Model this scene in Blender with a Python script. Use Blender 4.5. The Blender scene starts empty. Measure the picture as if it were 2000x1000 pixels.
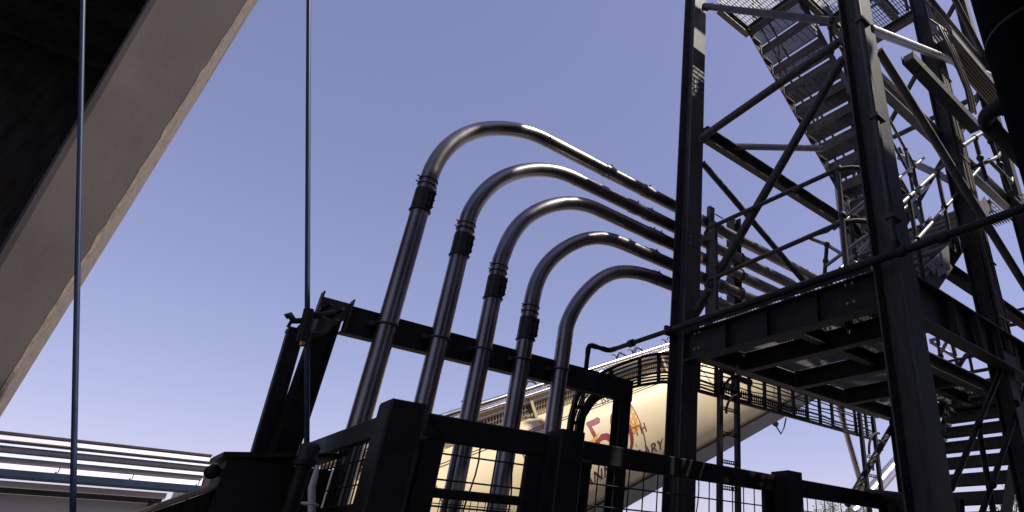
import bpy, math, random
from mathutils import Vector, Matrix
random.seed(7)
C = bpy.context.scene.collection
SC = bpy.context.scene
V = Vector

# ------------------------------------------------------------------ camera
FPX, PX, PY = 1182.24, 1350.3, 449.3            # focal length and principal point, in photo pixels
RX = V((0.71769175, -0.69584248, 0.02686626))   # camera right
DN = V((0.35618303, 0.33366813, -0.87281111))   # camera down
FW = V((0.59837463, 0.63597864, 0.48731815))    # camera forward
EYE = V((0, 0, 1.6))
cd = bpy.data.cameras.new('camera'); cam = bpy.data.objects.new('camera', cd); C.objects.link(cam)
M = Matrix((RX, -DN, -FW)).transposed().to_4x4(); M.translation = EYE
cam.matrix_world = M
cd.sensor_width = 36; cd.lens = FPX / 2000 * 36
cd.shift_x = -(PX - 1000) / 2000; cd.shift_y = (PY - 500) / 2000
cd.clip_start = 0.05; cd.clip_end = 3000
SC.camera = cam

def ray(x, y): return RX * ((x - PX) / FPX) + DN * ((y - PY) / FPX) + FW
def at(x, y, **k):
    d = ray(x, y)
    if 'X' in k: t = k['X'] / d.x
    elif 'Y' in k: t = k['Y'] / d.y
    else: t = (k['Z'] - 1.6) / d.z
    return EYE + d * t

# ------------------------------------------------------------------ light
SUN = V((0.42, -0.45, 1.0)).normalized()
w = bpy.data.worlds.new('World'); SC.world = w; w.use_nodes = True
nt = w.node_tree; bgn = nt.nodes['Background']
sky = nt.nodes.new('ShaderNodeTexSky'); sky.sky_type = 'NISHITA'; sky.sun_disc = False
sky.sun_elevation = math.asin(SUN.z); sky.sun_rotation = math.atan2(SUN.x, SUN.y)
sky.air_density = 1.0; sky.dust_density = 0.5; sky.ozone_density = 1.0
tint = nt.nodes.new('ShaderNodeMix'); tint.data_type = 'RGBA'; tint.blend_type = 'MULTIPLY'
tint.inputs[0].default_value = 1.0; tint.inputs[7].default_value = (1.27, 1.05, 1.30, 1)
gm = nt.nodes.new('ShaderNodeGamma'); gm.inputs[1].default_value = 0.72
nt.links.new(sky.outputs[0], gm.inputs[0]); nt.links.new(gm.outputs[0], tint.inputs[6]); nt.links.new(tint.outputs[2], bgn.inputs[0])
bgn.inputs[1].default_value = 0.143
sl = bpy.data.lights.new('sun', 'SUN'); sl.energy = 4.4; sl.angle = math.radians(0.5); sl.color = (1, 0.94, 0.84)
so = bpy.data.objects.new('sun', sl); C.objects.link(so)
so.rotation_euler = SUN.to_track_quat('Z', 'Y').to_euler(); so.location = SUN * 60
SC.view_settings.view_transform = 'Standard'; SC.view_settings.look = 'None'
SC.view_settings.exposure = 0.30; SC.view_settings.gamma = 1.0; SC.view_settings.use_curve_mapping = False

# ------------------------------------------------------------------ materials
def mat(name, col, rough=0.5, metal=0.0, var=0.25, scale=6.0, bump=0.05, bscale=60.0, streak=None, dust=None, coat=0.0, spec=0.5):
    m = bpy.data.materials.new(name); m.use_nodes = True
    n = m.node_tree.nodes; l = m.node_tree.links; b = n['Principled BSDF']
    tc = n.new('ShaderNodeTexCoord'); oi = n.new('ShaderNodeObjectInfo'); sc = n.new('ShaderNodeVectorMath'); sc.operation = 'SCALE'
    sc.inputs[0].default_value = (37.0, 53.0, 71.0); l.new(oi.outputs['Random'], sc.inputs['Scale'])
    ad = n.new('ShaderNodeVectorMath'); l.new(tc.outputs['Object'], ad.inputs[0]); l.new(sc.outputs[0], ad.inputs[1]); src = base = ad.outputs[0]
    if streak:
        mp = n.new('ShaderNodeMapping'); mp.inputs['Scale'].default_value = streak; l.new(src, mp.inputs[0]); src = mp.outputs[0]
    nz = n.new('ShaderNodeTexNoise'); nz.inputs['Scale'].default_value = scale; nz.inputs['Detail'].default_value = 6; nz.inputs['Roughness'].default_value = 0.62
    l.new(src, nz.inputs['Vector'])
    cr = n.new('ShaderNodeValToRGB'); e = cr.color_ramp.elements
    e[0].position = 0.3; e[1].position = 0.72
    e[0].color = [c * (1 - var) for c in col] + [1]; e[1].color = [min(1, c * (1 + var)) for c in col] + [1]
    l.new(nz.outputs[0], cr.inputs[0]); out = cr.outputs[0]
    if dust:
        n2 = n.new('ShaderNodeTexNoise'); n2.inputs['Scale'].default_value = scale * 0.45; n2.inputs['Detail'].default_value = 8
        l.new(base, n2.inputs['Vector'])
        r2 = n.new('ShaderNodeValToRGB'); r2.color_ramp.elements[0].position = 0.52; r2.color_ramp.elements[1].position = 0.75
        l.new(n2.outputs[0], r2.inputs[0])
        mx = n.new('ShaderNodeMix'); mx.data_type = 'RGBA'; l.new(r2.outputs[0], mx.inputs[0]); l.new(out, mx.inputs[6]); mx.inputs[7].default_value = (*dust, 1)
        out = mx.outputs[2]
    l.new(out, b.inputs['Base Color'])
    mr = n.new('ShaderNodeMapRange'); mr.inputs[3].default_value = max(0.04, rough - 0.12); mr.inputs[4].default_value = min(1, rough + 0.14)
    l.new(nz.outputs[0], mr.inputs[0]); l.new(mr.outputs[0], b.inputs['Roughness'])
    b.inputs['Metallic'].default_value = metal
    b.inputs['Coat Weight'].default_value = coat; b.inputs['Specular IOR Level'].default_value = spec
    if bump:
        nb = n.new('ShaderNodeTexNoise'); nb.inputs['Scale'].default_value = bscale; nb.inputs['Detail'].default_value = 4; l.new(src, nb.inputs['Vector'])
        bp = n.new('ShaderNodeBump'); bp.inputs['Strength'].default_value = bump; bp.inputs['Distance'].default_value = 0.02
        l.new(nb.outputs[0], bp.inputs['Height']); l.new(bp.outputs[0], b.inputs['Normal'])
    return m

MT = {
 'galv':   mat('galvanised_steel', (0.19, 0.178, 0.172), 0.55, 0.35, 0.30, 7, 0.06, 50, dust=(0.12, 0.095, 0.082)),
 'stair':  mat('dull_stair_steel', (0.12, 0.112, 0.112), 0.6, 0.3, 0.35, 8, 0.06, 50, dust=(0.085, 0.068, 0.058)),
 'galvb':  mat('bright_galvanised_tube', (0.36, 0.34, 0.34), 0.42, 0.5, 0.2, 9, 0.03, 60),
 'frame':  mat('weathered_frame_steel', (0.060, 0.058, 0.060), 0.58, 0.1, 0.5, 6, 0.09, 40, streak=(3, 3, 0.6), dust=(0.088, 0.058, 0.042), spec=0.35),
 'black':  mat('black_painted_steel', (0.016, 0.016, 0.017), 0.6, 0.0, 0.5, 6, 0.09, 40, streak=(3, 3, 0.6), dust=(0.030, 0.021, 0.016), spec=0.28),
 'gate':   mat('black_gate_paint', (0.0095, 0.0092, 0.009), 0.58, 0.0, 0.4, 9, 0.08, 55, dust=(0.018, 0.015, 0.012), spec=0.32),
 'pipe':   mat('stainless_pipe', (0.25, 0.232, 0.24), 0.36, 1.0, 0.2, 4, 0.03, 26, streak=(1, 1, 0.5), dust=(0.19, 0.172, 0.175)),
 'rubber': mat('black_rubber', (0.013, 0.013, 0.014), 0.5, 0.0, 0.3, 20, 0.05, 80),
 'conc':   mat('cast_concrete', (0.098, 0.080, 0.082), 0.88, 0.0, 0.3, 1.5, 0.05, 30, streak=(1.6, 1.6, 0.7), dust=(0.085, 0.076, 0.074)),
 'sunedge':  mat('sunlit_edge_concrete', (0.24, 0.185, 0.155), 0.9, 0.0, 0.35, 14, 0.12, 60),  # paler concrete colour stands for sunlight on the column's right face
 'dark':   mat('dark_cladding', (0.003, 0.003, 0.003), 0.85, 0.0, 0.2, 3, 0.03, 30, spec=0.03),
 'cream':  mat('cream_tank_paint', (0.80, 0.655, 0.41), 0.5, 0.0, 0.07, 1.8, 0.0, 20, dust=(0.69, 0.55, 0.335), spec=0.35),
 'crim':   mat('crimson_lettering', (0.25, 0.010, 0.030), 0.6, 0.0, 0.08, 8, 0.0),
 'ink':    mat('dark_lettering', (0.045, 0.018, 0.028), 0.5, 0.0, 0.1, 8, 0.0),
 'gold':   mat('golden_wheat_paint', (0.74, 0.35, 0.03), 0.6, 0.0, 0.15, 10, 0.0),
 'alu':    mat('polished_aluminium', (0.62, 0.58, 0.56), 0.25, 1.0, 0.12, 6, 0.02, 40),
 'chass':  mat('chassis_paint', (0.026, 0.025, 0.03), 0.6, 0.1, 0.3, 5, 0.05, 40),
 'cable':  mat('cable_sheath', (0.05, 0.045, 0.042), 0.5, 0.0, 0.35, 18, 0.03, 80),
 'cablel': mat('pale_cable_sheath', (0.30, 0.23, 0.19), 0.5, 0.0, 0.3, 18, 0.03, 80),
 'rod':    mat('blue_grey_rod', (0.016, 0.030, 0.085), 0.45, 0.1, 0.2, 12, 0.0),
 'roofm':  mat('metal_roofing', (0.80, 0.72, 0.74), 0.3, 0.3, 0.12, 3, 0.03, 20, streak=(0.3, 4, 4)),
 'rooflt': mat('pale_blue_roofing', (0.55, 0.60, 0.74), 0.4, 0.1, 0.08, 2, 0.0),
 'roofdk': mat('dark_roof_trim', (0.055, 0.05, 0.06), 0.45, 0.2, 0.2, 4, 0.02, 30),
 'gutter': mat('blue_gutter', (0.035, 0.055, 0.10), 0.35, 0.2, 0.2, 4, 0.0),
 'wall':   mat('mauve_rendered_wall', (0.56, 0.52, 0.545), 0.8, 0.0, 0.08, 1.5, 0.05, 40),
 'ground': mat('concrete_yard', (0.16, 0.15, 0.14), 0.9, 0.0, 0.3, 0.6, 0.1, 12, dust=(0.10, 0.09, 0.085)),
 'brass':  mat('brass_fitting', (0.75, 0.42, 0.10), 0.3, 1.0, 0.1, 20, 0.0),
 'white':  mat('white_plastic', (0.62, 0.60, 0.60), 0.4, 0.0, 0.08, 10, 0.0),
 'rust':   mat('worn_beige_metal', (0.30, 0.23, 0.17), 0.6, 0.2, 0.3, 9, 0.06, 40),
 'bark':   mat('bark', (0.09, 0.065, 0.045), 0.9, 0, 0.3, 12, 0.3, 40),
 'leaf':   mat('leaf', (0.07, 0.10, 0.03), 0.6, 0, 0.45, 14, 0.0),
}

# ------------------------------------------------------------------ mesh builder
class MB:
    def __init__(s): s.v = []; s.f = []; s.sm = []
    def add(s, vs, fs, smooth=False):
        o = len(s.v); s.v += [V(p) for p in vs]; s.f += [[i + o for i in f] for f in fs]; s.sm += [smooth] * len(fs); return s
    def box(s, a, b):
        x0, y0, z0 = a; x1, y1, z1 = b
        return s.add([(x0,y0,z0),(x1,y0,z0),(x1,y1,z0),(x0,y1,z0),(x0,y0,z1),(x1,y0,z1),(x1,y1,z1),(x0,y1,z1)],
              [(0,3,2,1),(4,5,6,7),(0,1,5,4),(1,2,6,5),(2,3,7,6),(3,0,4,7)])
    def prism(s, prof, p0, p1, up=(0,0,1)):
        """closed 2-D profile (side, up) swept straight from p0 to p1"""
        p0 = V(p0); p1 = V(p1); d = (p1 - p0).normalized(); u = V(up); u = (u - d * u.dot(d))
        if u.length < 1e-4: u = V((0,1,0)) - d * d.y
        u.normalize(); sd = d.cross(u); n = len(prof)
        vs = [p + sd * a + u * b for p in (p0, p1) for a, b in prof]
        fs = [(i, (i+1) % n, n + (i+1) % n, n + i) for i in range(n)] + [tuple(range(n-1, -1, -1)), tuple(range(n, 2*n))]
        return s.add(vs, fs)
    def bar(s, p0, p1, w, h, up=(0,0,1), bev=0.0):
        a, b = w / 2, h / 2
        if bev: pr = [(-a+bev,-b),(a-bev,-b),(a,-b+bev),(a,b-bev),(a-bev,b),(-a+bev,b),(-a,b-bev),(-a,-b+bev)]
        else: pr = [(-a,-b),(a,-b),(a,b),(-a,b)]
        return s.prism(pr, p0, p1, up)
    def ibeam(s, p0, p1, h, bf, tw=0.012, tf=0.016, up=(0,0,1)):
        a, b, t = bf/2, h/2, tw/2
        return s.prism([(-a,-b),(a,-b),(a,-b+tf),(t,-b+tf),(t,b-tf),(a,b-tf),(a,b),(-a,b),(-a,b-tf),(-t,b-tf),(-t,-b+tf),(-a,-b+tf)], p0, p1, up)
    def channel(s, p0, p1, h, bf, t=0.012, up=(0,0,1), side=1):
        a, b = bf, h/2
        pr = [(0,-b),(a*side,-b),(a*side,-b+t),(t*side,-b+t),(t*side,b-t),(a*side,b-t),(a*side,b),(0,b)]
        return s.prism(pr if side > 0 else pr[::-1], p0, p1, up)
    def tube(s, pts, r, n=12, caps=True, smooth=True):
        pts = [V(p) for p in pts]; rs = r if isinstance(r, (list, tuple)) else [r] * len(pts)
        prev = None; vs = []; m = len(pts)
        for i, p in enumerate(pts):
            d = (pts[min(i+1, m-1)] - pts[max(i-1, 0)]).normalized()
            if prev is None:
                a = V((0,0,1)) if abs(d.z) < 0.9 else V((0,1,0)); u = (a - d * a.dot(d)).normalized()
            else: u = (prev - d * prev.dot(d)).normalized()
            prev = u; q = d.cross(u)
            vs += [p + (u * math.cos(k*2*math.pi/n) + q * math.sin(k*2*math.pi/n)) * rs[i] for k in range(n)]
        fs = [(i*n+k, i*n+(k+1)%n, (i+1)*n+(k+1)%n, (i+1)*n+k) for i in range(m-1) for k in range(n)]
        s.add(vs, fs, smooth)
        if caps: s.add(vs[:n], [tuple(range(n-1,-1,-1))]); s.add(vs[-n:], [tuple(range(n))])
        return s
    def ring(s, c, axis, R, r, n=20, k=6):
        ax = V(axis).normalized(); a = V((0,0,1)) if abs(ax.z) < 0.9 else V((1,0,0)); u = (a - ax*a.dot(ax)).normalized(); q = ax.cross(u)
        vs = []
        for i in range(n):
            t = i*2*math.pi/n; rd = u*math.cos(t) + q*math.sin(t)
            vs += [V(c) + rd*(R + r*math.cos(j*2*math.pi/k)) + ax*(r*math.sin(j*2*math.pi/k)) for j in range(k)]
        return s.add(vs, [(i*k+j, ((i+1)%n)*k+j, ((i+1)%n)*k+(j+1)%k, i*k+(j+1)%k) for i in range(n) for j in range(k)], True)
    def ball(s, c, r, n=10, m=6):
        vs = [V(c)+V((math.sin(math.pi*i/m)*math.cos(2*math.pi*j/n), math.sin(math.pi*i/m)*math.sin(2*math.pi*j/n), math.cos(math.pi*i/m)))*r for i in range(m+1) for j in range(n)]
        return s.add(vs, [(i*n+j,(i+1)*n+j,(i+1)*n+(j+1)%n,i*n+(j+1)%n) for i in range(m) for j in range(n)], True)
    def plate(s, pts, t, nrm=None):
        pts = [V(p) for p in pts]; nn = V(nrm) if nrm else (pts[1]-pts[0]).cross(pts[2]-pts[0]); nn = nn.normalized() * t
        n = len(pts)
        return s.add(pts + [p + nn for p in pts], [tuple(range(n-1,-1,-1)), tuple(range(n,2*n))] + [(i,(i+1)%n,n+(i+1)%n,n+i) for i in range(n)])

ORG = {}
def link(o, parent=None):
    C.objects.link(o)
    if parent is not None: o.parent = parent
    return o
def thing(name, label, cat, loc=(0,0,0), group=None):
    o = bpy.data.objects.new(name, None); o.empty_display_size = 0.1; C.objects.link(o); o.location = loc
    ORG[o] = V(loc); return tag(o, label, cat, group)
def tag(o, label, cat, group=None):
    o['label'] = label; o['category'] = cat
    if group: o['group'] = group
    return o
def mesh(name, mb, m, org):
    me = bpy.data.meshes.new(name); me.from_pydata([tuple(p - org) for p in mb.v], [], mb.f)
    me.polygons.foreach_set('use_smooth', mb.sm); me.materials.append(MT[m] if isinstance(m, str) else m)
    me.validate(); me.update(); return me
def part(name, mb, m, parent, kind=None, label=None):
    """mesh child whose origin sits on the root's origin; coordinates in mb are world coordinates"""
    org = ORG[parent]; o = bpy.data.objects.new(name, mesh(name, mb, m, org)); link(o, parent); ORG[o] = org
    if kind: o['kind'] = kind
    if label: o['label'] = label
    return o
def solo(name, mb, m, label, cat, loc=None, group=None):
    org = V(loc) if loc is not None else mb.v[0].copy()
    o = bpy.data.objects.new(name, mesh(name, mb, m, org)); link(o); o.location = org; ORG[o] = org
    return tag(o, label, cat, group)
def place(name, me, parent, loc):
    """a copy of shared mesh data (local coordinates) at a world place"""
    o = bpy.data.objects.new(name, me); link(o, parent); o.location = V(loc) - ORG[parent]; ORG[o] = V(loc); return o
def arc(c, a, b, R, n=16, t0=0.0, t1=math.pi/2):
    return [V(c) + V(a)*R*math.cos(t0+(t1-t0)*i/n) + V(b)*R*math.sin(t0+(t1-t0)*i/n) for i in range(n+1)]
def struct(name, mb, m):
    o = bpy.data.objects.new(name, mesh(name, mb, m, V((0,0,0)))); link(o); ORG[o] = V((0,0,0)); o['kind'] = 'structure'; return o

# ------------------------------------------------------------------ the setting
struct('ground', MB().add([(-600,-600,0),(600,-600,0),(600,600,0),(-600,600,0)], [(0,1,2,3)]), 'ground')

# covered bay: dark side wall, plus unseen roof and rear wall added for shade
bay = thing('loading_bay', 'black clad wall and added shade roof of the covered bay left of the concrete column', 'building', (-5, -3, 0))
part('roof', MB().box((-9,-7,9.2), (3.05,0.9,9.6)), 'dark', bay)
part('wall', MB().box((-9,-7.3,0), (3.0,-7.003,9.6)), 'dark', bay, label='added unseen rear wall of the bay')
part('ceiling', MB().box((-9,5.42,6.4), (-0.83,8.5,6.7)), 'frame', bay)
part('wall', MB().box((-9,8.503,0), (-0.83,8.7,6.7)), 'frame', bay); part('wall', MB().box((-0.80,5.63,0), (-0.75,8.7,6.7)), 'dark', bay); part('wall', MB().box((-9.2,5.42,0), (-9.003,8.7,6.7)), 'dark', bay)
part('fascia', MB().box((-9,5.25,6.4), (-0.6,5.4,9.9)), 'dark', bay)
for i in range(5): part('ceiling_beam', MB().box((-9,5.9+0.55*i,6.22), (-0.83,6.0+0.55*i,6.397)), 'frame', bay)
ml = thing('skylight_blocker', 'added unseen dark wall blocking skylight beyond the right edge behind the duct', 'building', (10, -3, 0))  # unseen wall added to cut skylight on the steel
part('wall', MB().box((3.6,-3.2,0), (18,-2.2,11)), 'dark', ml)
part('blocker_cap', MB().box((3.5,-3.3,11.003), (18.1,-2.1,11.3)), 'frame', ml)

gl = thing('sun_blocker', 'added unseen gallery carried high across the stair tower', 'sunshade', (7.4, 0.5, 13.9))  # unseen slabs added to keep the sun off gate and rack
part('shade_slab', MB().box((5.3,-0.05,13.9), (9.6,1.05,14.0)), 'frame', gl)
part('shade_slab', MB().box((5.7,-1.9,13.9), (7.8,-1.05,14.0)), 'frame', gl)
for y in (-0.05, 1.0): part('shade_rim', MB().box((5.3,y,14.003), (9.6,y+0.05,14.2)), 'galv', gl)
part('shade_slab', MB().box((5.5,-1.047,13.9), (7.2,-0.053,14.0)), 'frame', gl)
el = thing('shade_casing', 'dark elevator casing added unseen beyond the right edge for shade', 'blocker', (9.5, -1.3, 0))  # unseen box added to shade the lower part of the near column
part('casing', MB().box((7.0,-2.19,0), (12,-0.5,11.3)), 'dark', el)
part('casing_top', MB().box((8.9,-2.1,11.303), (10.2,-0.8,11.9)), 'dark', el)

col = thing('concrete_column', 'tall grey concrete column with a sunlit right edge beside the dark wall', 'column', (-0.55, 5.2, 0))
mbc = MB(); bv = 0.05
seg = 34; rows = []
pl, pm, pr0, pr1 = at(0,480,Y=5.0), at(285,0,Y=5.0), at(0,772,Y=5.0), at(487,0,Y=5.0)
CXL = lambda z: pl.x + (pm.x-pl.x)*(z-pl.z)/(pm.z-pl.z)
CXR = lambda z: pr0.x + (pr1.x-pr0.x)*(z-pr0.z)/(pr1.z-pr0.z)
for k in range(seg+1):
    z = 10.5*k/seg; j = lambda a: random.uniform(-a, a)*0.5
    x0, x1 = CXL(z), CXR(z) + j(0.004)
    rows.append([(x0,5.62,z),(x0,5.0+bv,z),(x0+bv*0.35,5.0+bv*0.3,z),(x0+bv,5.0,z),(x1-0.012,5.0+j(0.003),z),(x1,5.012+j(0.004),z),(x1,5.62,z)])
vs = [p for r in rows for p in r]; n7 = 7
mbc.add(vs, [(k*n7+i,k*n7+(i+1)%n7,(k+1)*n7+(i+1)%n7,(k+1)*n7+i) for k in range(seg) for i in range(n7)] + [tuple(range(6,-1,-1)), tuple(range(seg*n7,seg*n7+7))])
part('shaft', mbc, 'conc', col)
ar = MB(); va = []  # chipped strip; sunlight on the right face is put into its colour
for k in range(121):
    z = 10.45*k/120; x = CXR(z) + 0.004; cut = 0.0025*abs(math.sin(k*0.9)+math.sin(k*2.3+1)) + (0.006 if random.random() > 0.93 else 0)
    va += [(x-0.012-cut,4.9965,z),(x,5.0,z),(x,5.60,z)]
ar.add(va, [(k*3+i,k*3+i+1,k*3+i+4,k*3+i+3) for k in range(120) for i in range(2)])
part('painted_sunlit_edge', ar, 'sunedge', col)

# ------------------------------------------------------------------ low metal-roofed building on the left
b = thing('metal_roofed_shed', 'long low shed with layered metal eaves and blue gutter behind the concrete column', 'building', (-4, 16, 0))
xe, YB = 1.80, 14.0
zt = 3.14
bands = [('roof_sheet','roofdk',3.105,3.14,-0.06), ('roof_trim','roofm',3.02,3.102,-0.02), ('drip_edge','roofdk',2.995,3.017,0.02), ('fascia','rooflt',2.935,2.992,0.03),
         ('roof_trim','roofm',2.885,2.932,0.0), ('drip_edge','roofdk',2.85,2.882,0.03), ('fascia','rooflt',2.78,2.847,0.06), ('fascia','roofm',2.615,2.777,0.08)]
for nm, m, z0, z1, dy in bands:
    sl_ = (z1-z0)*0.75 if m in ('roofm','rooflt') else 0.004; y0 = YB + 0.12 - dy
    part(nm, MB().prism([(sl_,z0),(0,z1),(-0.5,z1),(-0.5,z0)], (-9,y0+sl_,0), (xe-abs(dy)*0.6,y0+sl_,0)), m, b)
for k in range(12):
    x = -8.2 + k*0.9; part('joint_strip', MB().box((x,YB+0.012,2.62), (x+0.012,YB+0.03,2.70)), 'roofdk', b)
gut = MB(); gp = [(0.0,0.0),(0.0,-0.09),(0.03,-0.125),(0.10,-0.125),(0.14,-0.09),(0.14,0.0),(0.13,0.0),(0.13,-0.085),(0.097,-0.115),(0.033,-0.115),(0.01,-0.085),(0.01,0.0)]
gut.prism(gp, (-9,YB+0.13,2.61), (xe-0.05,YB+0.13,2.61)); part('gutter', gut, 'gutter', b)
part('ledge', MB().bar((-9,YB+0.4,2.42), (1.35,YB+0.4,2.42), 0.5, 0.09, bev=0.01), 'roofm', b)
part('ledge', MB().bar((-9,YB+0.4,2.345), (1.32,YB+0.4,2.345), 0.46, 0.055), 'roofdk', b)
part('wall', MB().box((-9,YB+0.3,0), (1.9,YB+4,2.3)), 'wall', b)
for x in (-3.2, -0.9, 1.2): part('downpipe', MB().tube([(x,YB+0.22,0.05),(x,YB+0.22,2.3)], 0.045, 12), 'gutter', b)
part('gable', MB().box((1.803,YB+0.25,2.31), (1.93,YB+3.9,3.12)), 'roofdk', b)
b2 = thing('plant_shed', 'pale cluttered shed roof seen through the side fence mesh', 'building', (4, 17, 0))
part('wall', MB().box((2.0,YB+0.8,0), (4.6,YB+4,2.75)), 'wall', b2)
part('roof', MB().prism([(-1.9,0),(1.9,0),(1.9,0.06),(0,0.42),(-1.9,0.06)], (1.95,YB+2.4,2.76), (4.7,YB+2.4,2.76)), 'rust', b2)
for z, m in ((2.55,'alu'), (2.25,'white'), (1.98,'alu')):
    part('duct', MB().tube([(2.05,YB+0.62,z),(4.5,YB+0.62,z)], 0.07, 12), m, b2)
for x in (2.5, 3.1, 3.9):
    part('vent_pipe', MB().tube([(x,YB+0.7,1.2),(x,YB+0.7,2.9),(x+0.1,YB+0.7,3.05)], 0.05, 10), 'rust', b2)

# ------------------------------------------------------------------ transfer pipes
YP, RP, RB = 5.3, 0.081, 1.12
pipes = [(1.50,5.90,(830,392),'outermost and highest of the five bent steel pipes, on the left'),
         (1.955,5.575,(901,477),'second bent steel pipe counting from the leftmost, inside the highest one'),
         (2.37,5.31,(966,560),'middle one of the five bent steel pipes'),
         (2.785,5.02,(1030,640),'fourth bent steel pipe from the left, next to the innermost'),
         (3.225,4.74,None,'innermost and lowest of the five bent steel pipes, without a black coupling')]
ubolt_px = [(750,632),(848,657),(938,680),(1018,700),(1088,718)]
for i, (px, pz, cp, lab) in enumerate(pipes):
    t = thing('bent_pipe', lab, 'pipe', (px, YP, 0), 'bent steel pipes running from the yard into the tower')
    path = [V((px,YP,0.02+ (pz-RB)*k/8)) for k in range(9)] + arc((px+RB,YP,pz-RB), (-1,0,0), (0,0,1), RB, 28)[1:] + [V((px+RB+(9.2-px-RB)*k/10,YP,pz)) for k in range(1,11)]
    path = [p + V((0.006*math.sin(k*0.31+i*2), 0.008*math.sin(k*0.23+i*1.7), 0.005*math.sin(k*0.4+i))) if 9 < k else p for k, p in enumerate(path)]
    part('tube', MB().tube(path, RP, 28), 'pipe', t)
    for zz in (0.9, 2.05, pz-RB-0.02): part('weld_ring', MB().ring((px,YP,zz), (0,0,1), RP, 0.004, 24, 6), 'pipe', t)
    part('weld_ring', MB().ring((px+RB+0.02,YP,pz), (1,0,0), RP, 0.004, 24, 6), 'pipe', t)
    for xs in (px+RB+0.9, 4.15+0.06*i, 5.9-0.1*i):                     # shallow welded joints on the level run
        part('joint_band', MB().tube([(xs-0.055,YP,pz),(xs+0.055,YP,pz)], RP+0.006, 24), 'pipe', t)
        for a in (0.4, 2.5, 4.3):
            part('bolt', MB().tube([V((xs,YP,pz))+V((0,math.cos(a),math.sin(a)))*(RP), V((xs,YP,pz))+V((0,math.cos(a),math.sin(a)))*(RP+0.03)], 0.008, 6), 'rubber', t)
    if cp:
        z = at(*cp, Y=YP).z
        c = part('coupling', MB().tube([(px,YP,z-0.115),(px,YP,z+0.10)], [RP+0.007]*2, 24), 'rubber', t)
        cl = MB()
        for s_ in (-0.013, 0.013): cl.bar((px+0.045+s_,YP-0.078,z-0.105), (px+0.045+s_,YP-0.078,z+0.09), 0.009, 0.036, up=(0.55,-0.83,0))
        part('clamp_lip', cl, 'rubber', c)
        for dz in (-0.075, -0.005, 0.065):
            part('clamp_bolt', MB().tube([(px+0.015,YP-0.096,z+dz),(px+0.082,YP-0.072,z+dz)], 0.008, 8), 'rubber', c)
        for dz in (0.155, 0.215):
            rg = part('clamp_ring', MB().ring((px,YP,z+dz), (0.03,0,1), RP+0.004, 0.006), 'rubber', t)
            part('screw', MB().tube([(px-0.088,YP-0.02,z+dz),(px-0.118,YP-0.03,z+dz)], 0.007, 6), 'rubber', rg)
        part('clamp_ring', MB().ring((px,YP,z-0.125), (-0.05,0,1), RP+0.008, 0.009), 'rubber', t)
    zu = 3.315
    ub = part('u_bolt', MB().ring((px,YP,zu), (0,0,1), RP+0.009, 0.010), 'frame', t)
    part('bracket', MB().box((px-RP-0.055,YP+0.02,zu-0.02), (px-RP-0.015,YP+0.10,zu+0.022)), 'frame', ub)
    part('bracket', MB().box((px+RP+0.008,YP+0.03,zu-0.035), (px+RP+0.03,YP+0.10,zu+0.0)), 'frame', ub)

# ------------------------------------------------------------------ pipe rack
r = thing('pipe_rack', 'dark steel goalpost frame with crossbeam that carries the five bent pipes', 'pipe rack', (2.6, 5.5, 0))
part('crossbeam', MB().channel((1.19,5.385,3.315), (4.24,5.385,3.315), 0.232, 0.10, 0.012, side=-1), 'black', r)
part('post', MB().ibeam((4.17,5.475,0), (4.17,5.475,3.40), 0.145, 0.145, up=(0,1,0)), 'black', r)
part('post', MB().ibeam((1.095,5.49,0), (1.095,5.49,3.30), 0.17, 0.17, up=(1,0,0)), 'black', r)
hp = part('splice_plate', MB().plate([(0.985,5.385,3.44),(1.20,5.385,3.44),(1.195,5.385,3.30),(1.02,5.385,3.10)], 0.012, (0,-1,0)), 'frame', r)
part('plate_edge', MB().box((1.201,5.33,3.205), (1.213,5.42,3.47)), 'frame', r)
part('plate_edge', MB().box((0.972,5.33,3.24), (0.984,5.42,3.475)), 'frame', r)
for x, z in ((1.06,3.385),(1.15,3.375),(1.055,3.295),(1.135,3.275)):
    part('bolt', MB().tube([(x,5.372,z),(x,5.345,z)], 0.013, 6), 'galv', hp)
for x, z in ((1.035,3.36),(1.125,3.335)):
    part('slot', MB().bar((x-0.045,5.370,z-0.05), (x+0.02,5.370,z+0.03), 0.004, 0.02, up=(0.7,0,-0.7)), 'dark', hp)
part('base_plate', MB().box((4.0,5.31,0.004), (4.34,5.65,0.03)), 'black', r)

lg = thing('leaning_support', 'dark leaning steel leg just left of the pipe rack post', 'support', (0.9, 5.6, 0))
part('shaft', MB().bar((1.11,5.62,0), (0.925,5.62,3.17), 0.115, 0.10, up=(0,1,0), bev=0.01), 'black', lg)
part('cap', MB().box((0.865,5.56,3.172), (0.995,5.69,3.20)), 'black', lg)
for x, dz in ((0.86,0.06),(0.93,0.035),(1.0,0.09)):
    part('stud', MB().tube([(x,5.6,3.2),(x+0.01,5.6,3.2+dz)], 0.013, 8), 'black', lg)

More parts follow.
